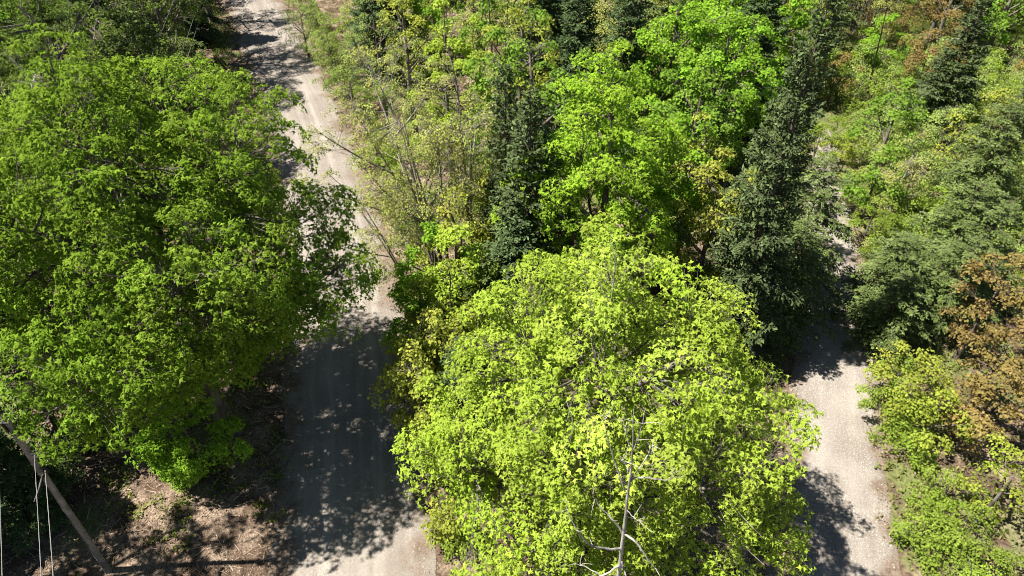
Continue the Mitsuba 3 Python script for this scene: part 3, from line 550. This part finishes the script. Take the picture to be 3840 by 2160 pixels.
lathe(pole + '__insulator_001', on_pole(7.15) + [.17, -.02, -.04], [(0, -.06), (.045, -.06), (.05, -.02), (.035, 0), (.05, .02), (.045, .06), (0, .06)], 'ceramic_mat')
lathe(pole + '__insulator_002', on_pole(6.4) + [.19, -.02, -.05], [(0, -.07), (.05, -.07), (.055, -.02), (.035, 0), (.055, .02), (.05, .07), (0, .07)], 'rubber_mat')
def boxm(size, c, rot=0.):
    m = trimesh.creation.box(size); m.apply_transform(trimesh.transformations.rotation_matrix(rot, [0, 0, 1])); m.apply_translation(c); return m
scene[pole + '__bracket'] = mikit.ply(trimesh.util.concatenate([boxm((.26, .05, .05), on_pole(8.72) + [.02, -.13, 0]), boxm((.05, .08, .42), on_pole(8.55) + [-.02, -.14, 0]), boxm((.10, .10, .10), on_pole(8.25) + [.12, -.1, 0])]), 'rubber_mat')
scene[pole + '__bracket_001'] = mikit.ply(trimesh.util.concatenate([boxm((.24, .045, .06), on_pole(7.15) + [.10, -.02, .03]), boxm((.24, .045, .06), on_pole(7.15) + [.10, -.02, -.12])]), 'steel_mat')
scene[pole + '__bracket_002'] = mikit.ply(trimesh.util.concatenate([boxm((.28, .05, .07), on_pole(6.4) + [.10, -.02, .05]), boxm((.28, .05, .07), on_pole(6.4) + [.10, -.02, -.14])]), 'rubber_mat')
scene[pole + '__junction_sleeve'] = mikit.ply(tubes(np.array([on_pole(6.3) + [.16, -.16, 0], on_pole(6.2) + [.20, -.55, -.05], on_pole(6.18) + [.24, -.95, -.08]])[None], np.array([[.05, .055, .03]]), 8), 'rubber_mat', smooth=True)
scene[pole + '__ground_wire'] = mikit.ply(tubes(np.array([on_pole(z) + [.05, -.15 + (9 - z) * -.003, 0] for z in np.linspace(8.5, .0, 12)])[None], np.full((1, 12), .008), 5), 'rubber_mat', smooth=True)
def wire(label, a, far, near, r, sag):
    key = tag(number('power_line'), label, 'power line', 'overhead lines on the pole')
    pts = []
    for end, k in ((far, 40), (near, 24)):
        t = np.linspace(0, 1, k)[:, None]; seg = a + (np.asarray(end) - a) * t; seg[:, 2] -= (4 * sag * t * (1 - t))[:, 0]
        pts.append(seg)
    p = np.vstack([pts[1][::-1], pts[0][1:]])
    scene[key] = mikit.ply(tubes(p[None], np.full((1, len(p)), r), 6), 'wire_mat', smooth=True)
wire('uppermost thin overhead wire, tied to the very top of the wooden pole', PT + [0, 0, .24], (-26.5, 64, 9.2), (-1.6, -10, 9.6), .010, .5)
wire('middle overhead wire, held by the pale insulator on the side of the pole', on_pole(7.15) + [.17, -.02, 0], (-25.6, 64, 7.6), (-1.7, -10, 7.8), .011, .4)
wire('lowest and thickest overhead cable, held by the black clamp on the pole', on_pole(6.4) + [.19, -.02, 0], (-25.6, 64, 6.9), (-1.6, -10, 7.0), .013, .4)

# ------------------------------------------------------------------ loose stuff on the ground
def scatter(name, n, region, seed, make, mat, label=None, cat=None, flat_on=None):
    rng = np.random.default_rng(seed); xy = region(rng, n)
    made = make(rng, xy)
    scene[name] = mikit.ply((made[0], made[1]), mat, smooth=False, color=made[2])
    labels[name] = {'kind': 'stuff', 'label': label, 'category': cat}
def d_main(p): return dist_to(MAIN_D, p[:, 0], p[:, 1])
def d_side(p): return dist_to(SIDE_D, p[:, 0], p[:, 1])
def off_tracks(a, b, c, d, margin=0.):
    def f(rng, n):
        p = np.c_[rng.uniform(a, b, n * 2), rng.uniform(c, d, n * 2)]
        return p[(d_main(p) > HALF_MAIN - .75 + margin + rng.exponential(.45, len(p))) & (d_side(p) > HALF_SIDE - .7 + margin + rng.exponential(.4, len(p)))][:n]
    return f
def surf(p): return np.c_[p, ground_z(p[:, 0], p[:, 1])]
def litter_leaves(cols, size, lift=.02, tilt=.35):
    def f(rng, p):
        n = len(p); o = surf(p) + np.c_[np.zeros((n, 2)), rng.uniform(.004, lift, n)]
        return leaves(o, norm(rng.normal(0, 1, (n, 3)) * [1, 1, .25]), np.array([0, 0, 1.]) + rng.normal(0, tilt, (n, 3)), size * rng.uniform(.6, 1.4, n), 'kite', palette(rng, cols, n, .3))
    return f
def sticks(cols, length, r):
    def f(rng, p):
        n = len(p); a = surf(p) + [0, 0, .03]; d = norm(rng.normal(0, 1, (n, 3)) * [1, 1, .08]) * (length * rng.uniform(.35, 1.6, (n, 1)))
        mid = a + d * .5 + rng.normal(0, .03, (n, 3)); end = a + d; end[:, 2] = ground_z(end[:, 0], end[:, 1]) + rng.uniform(.01, .08, n)
        v, fc = tubes(bez(a, mid, end, 4), np.broadcast_to(r * np.linspace(1, .5, 4), (n, 4)) * rng.uniform(.6, 1.5, (n, 1)), 4)
        return v, fc, np.repeat(palette(rng, cols, n, .2), 16, axis=0)
    return f
def stones(size):
    ico = trimesh.Trimesh([(1, 0, 0), (0, 1, 0), (-1, 0, 0), (0, -1, 0), (0, 0, 1), (0, 0, -1)], [(0, 1, 4), (1, 2, 4), (2, 3, 4), (3, 0, 4), (1, 0, 5), (2, 1, 5), (3, 2, 5), (0, 3, 5)], process=False)
    def f(rng, p):
        n = len(p); s = size * np.exp(rng.normal(0, .38, (n, 1, 1))) * rng.uniform(.6, 1.2, (n, 1, 3)) * [1, 1, .55]
        v = np.asarray(ico.vertices)[None] * s * rng.uniform(.7, 1.3, (n, 6, 1)); a = rng.random(n) * 6.283; c, d = np.cos(a)[:, None], np.sin(a)[:, None]
        v = np.stack([v[..., 0] * c - v[..., 1] * d, v[..., 0] * d + v[..., 1] * c, v[..., 2]], -1)
        z = .03 + 0 * p[:, 0]
        v = v + np.c_[p, z][:, None]
        return v.reshape(-1, 3), (np.asarray(ico.faces)[None] + (np.arange(n) * 6)[:, None, None]).reshape(-1, 3), np.repeat(palette(rng, [(.33, .31, .29), (.24, .22, .205), (.40, .385, .37), (.19, .17, .155)], n, .15), 6, axis=0)
    return f
def on_line(line, half, y0, y1, power=1.):
    def f(rng, n):
        p = line[(line[:, 1] > y0) & (line[:, 1] < y1)]; s = rng.random(n) * (len(p) - 1.001); i = s.astype(int); fr = (s - i)[:, None]
        q = p[i] * (1 - fr) + p[i + 1] * fr; t = norm(p[i + 1] - p[i]); u = (rng.random(n) ** power) * np.sign(rng.random(n) - .5)
        return q + np.c_[-t[:, 1], t[:, 0]] * (u * half)[:, None]
    return f
BROWN = [(.17, .12, .09), (.24, .185, .145), (.31, .255, .21), (.12, .085, .065)]
scatter('leaf_litter', 56000, off_tracks(-24, -7, 8, 27), 1, litter_leaves([(.15, .105, .08), (.20, .15, .115), (.25, .20, .165), (.11, .08, .062)], .062), 'litter_mat', 'brown dead leaf litter over the clearing by the pole', 'leaf litter')
scatter('leaf_litter_001', 26000, off_tracks(-34, 36, 14, 64), 2, litter_leaves(BROWN, .10), 'litter_mat', 'brown dead leaves on the forest floor between the trees', 'leaf litter')
scatter('fallen_sticks', 1500, off_tracks(-22, -8, 8, 27), 3, sticks([(.42, .34, .26), (.30, .22, .16), (.50, .43, .36)], .42, .011), 'litter_mat', 'pale broken sticks strewn over the brown clearing by the pole', 'sticks')
scatter('fallen_sticks_001', 500, off_tracks(-24, -12, 24, 56), 4, sticks([(.34, .28, .22), (.24, .18, .13)], .6, .014), 'litter_mat', 'dead sticks in the shaded strip left of the far road', 'sticks')
scatter('loose_stones', 6500, on_line(SIDE_D, HALF_SIDE * .97, 8, 34, .8), 5, stones(.021), 'stone_mat', 'pale loose stones all over the narrow track', 'stones')
scatter('loose_stones_001', 3000, on_line(MAIN_D, HALF_MAIN * 1.0, 9, 30, .28), 6, stones(.018), 'stone_mat', 'small gravel stones along the edges of the wide road', 'stones')
GREEN = [(.13, .22, .03), (.20, .26, .05), (.09, .15, .025), (.24, .26, .07)]
def clumped(region, scale, thr):
    def f(rng, n):
        p = region(rng, n * 4); k = meshkit.fbm(np.c_[p / scale, p[:, 0] * 0], 3, 44); return p[k > thr][:n]
    return f
def herbs(cols, size, tall):
    def f(rng, p):
        m = 7; n = len(p) * m; q = np.repeat(p, m, axis=0) + rng.normal(0, .09, (n, 2)); o = surf(q) + np.c_[np.zeros((n, 2)), rng.random(n) * tall]
        return leaves(o, norm(rng.normal(0, 1, (n, 3)) + [0, 0, .25]), np.array([0, 0, 1.]) + rng.normal(0, .4, (n, 3)), size * rng.uniform(.6, 1.4, n), 'kite', np.repeat(palette(rng, cols, len(p), .15), m, axis=0) * rng.uniform(.8, 1.2, (n, 1)))
    return f
scatter('ground_cover', 4200, clumped(off_tracks(11, 42, 9, 62), 2.2, .5), 7, herbs(GREEN, .11, .30), 'leaf_mat', 'fresh green ground plants spread over the overgrown verge of the narrow track', 'ground cover')
scatter('ground_cover_001', 420, clumped(off_tracks(-20, -7.5, 9, 24), 1.6, .62), 8, herbs(GREEN, .10, .25), 'leaf_mat', 'sparse green weeds in the brown clearing by the pole', 'weeds')
scatter('ground_cover_002', 3600, clumped(off_tracks(-30, 16, 24, 74), 2.4, .46), 9, herbs(GREEN, .12, .4), 'leaf_mat', 'green forest floor plants beside the wide road', 'ground cover')
def grass_blades(cols, ln):
    def f(rng, p):
        n = len(p); d = rng.normal(0, .45, (n, 3)) * [1, 1, 0] + [0, 0, 1.]
        return leaves(surf(p), norm(d), rng.normal(0, 1, (n, 3)), ln * rng.uniform(.5, 1.4, n), 'needle', palette(rng, cols, n, .2))
    return f
scatter('grass', 26000, clumped(off_tracks(14, 40, 9, 62), 1.5, .42), 10, grass_blades([(.22, .25, .08), (.15, .22, .04), (.34, .29, .15)], .22), 'leaf_mat', 'short mixed green and straw grass along the narrow track and clearing', 'grass')
scatter('grass_002', 9000, clumped(on_line(SIDE_D, HALF_SIDE * 1.75, 7, 34, .15), .9, .46), 13, grass_blades([(.26, .30, .09), (.18, .27, .05), (.36, .31, .17)], .13), 'leaf_mat', 'thin weedy grass on the edges of the narrow stony track', 'grass')
scatter('grass_001', 22000, clumped(on_line(MAIN_D, HALF_MAIN * 1.75, 20, 78, .12), 1.5, .40), 12, grass_blades([(.22, .27, .08), (.15, .24, .05), (.33, .30, .15)], .25), 'leaf_mat', 'pale green grass on both verges of the wide road', 'grass')

# ------------------------------------------------------------------ fallen timber in the clearing on the right
def log(name, label, cat, a, b, r0, r1, mat, dead=True):
    key = tag(number(name), label, cat); part_tube(key, [a, ((a[0] + b[0]) / 2, (a[1] + b[1]) / 2, (a[2] + b[2]) / 2 + .08), b], r0, r1, mat, 12, 8, .01, 5)
log('dead_tree', 'bare thin dead stem standing in the overgrown clearing', 'dead tree', (28.0, 50.55, 0.0), (24.76, 46.19, 8.5), 0.1, 0.02, 'bark_grey')
log('fallen_log', 'short pale log lying in the grass of the clearing', 'log', (29.01, 48.72, 0.12), (30.5, 50.94, 0.15), 0.13, 0.11, 'bark_dead')
log('fallen_log', 'long white fallen trunk in the upper right clearing', 'log', (37.94, 60.55, 0.6), (40.18, 60.32, 0.9), 0.1, 0.07, 'bark_birch')
log('fallen_log', 'brown dead log across the far end of the narrow track', 'log', (26.53, 50.09, 0.12), (27.42, 47.28, 0.12), 0.1, 0.08, 'bark_grey')
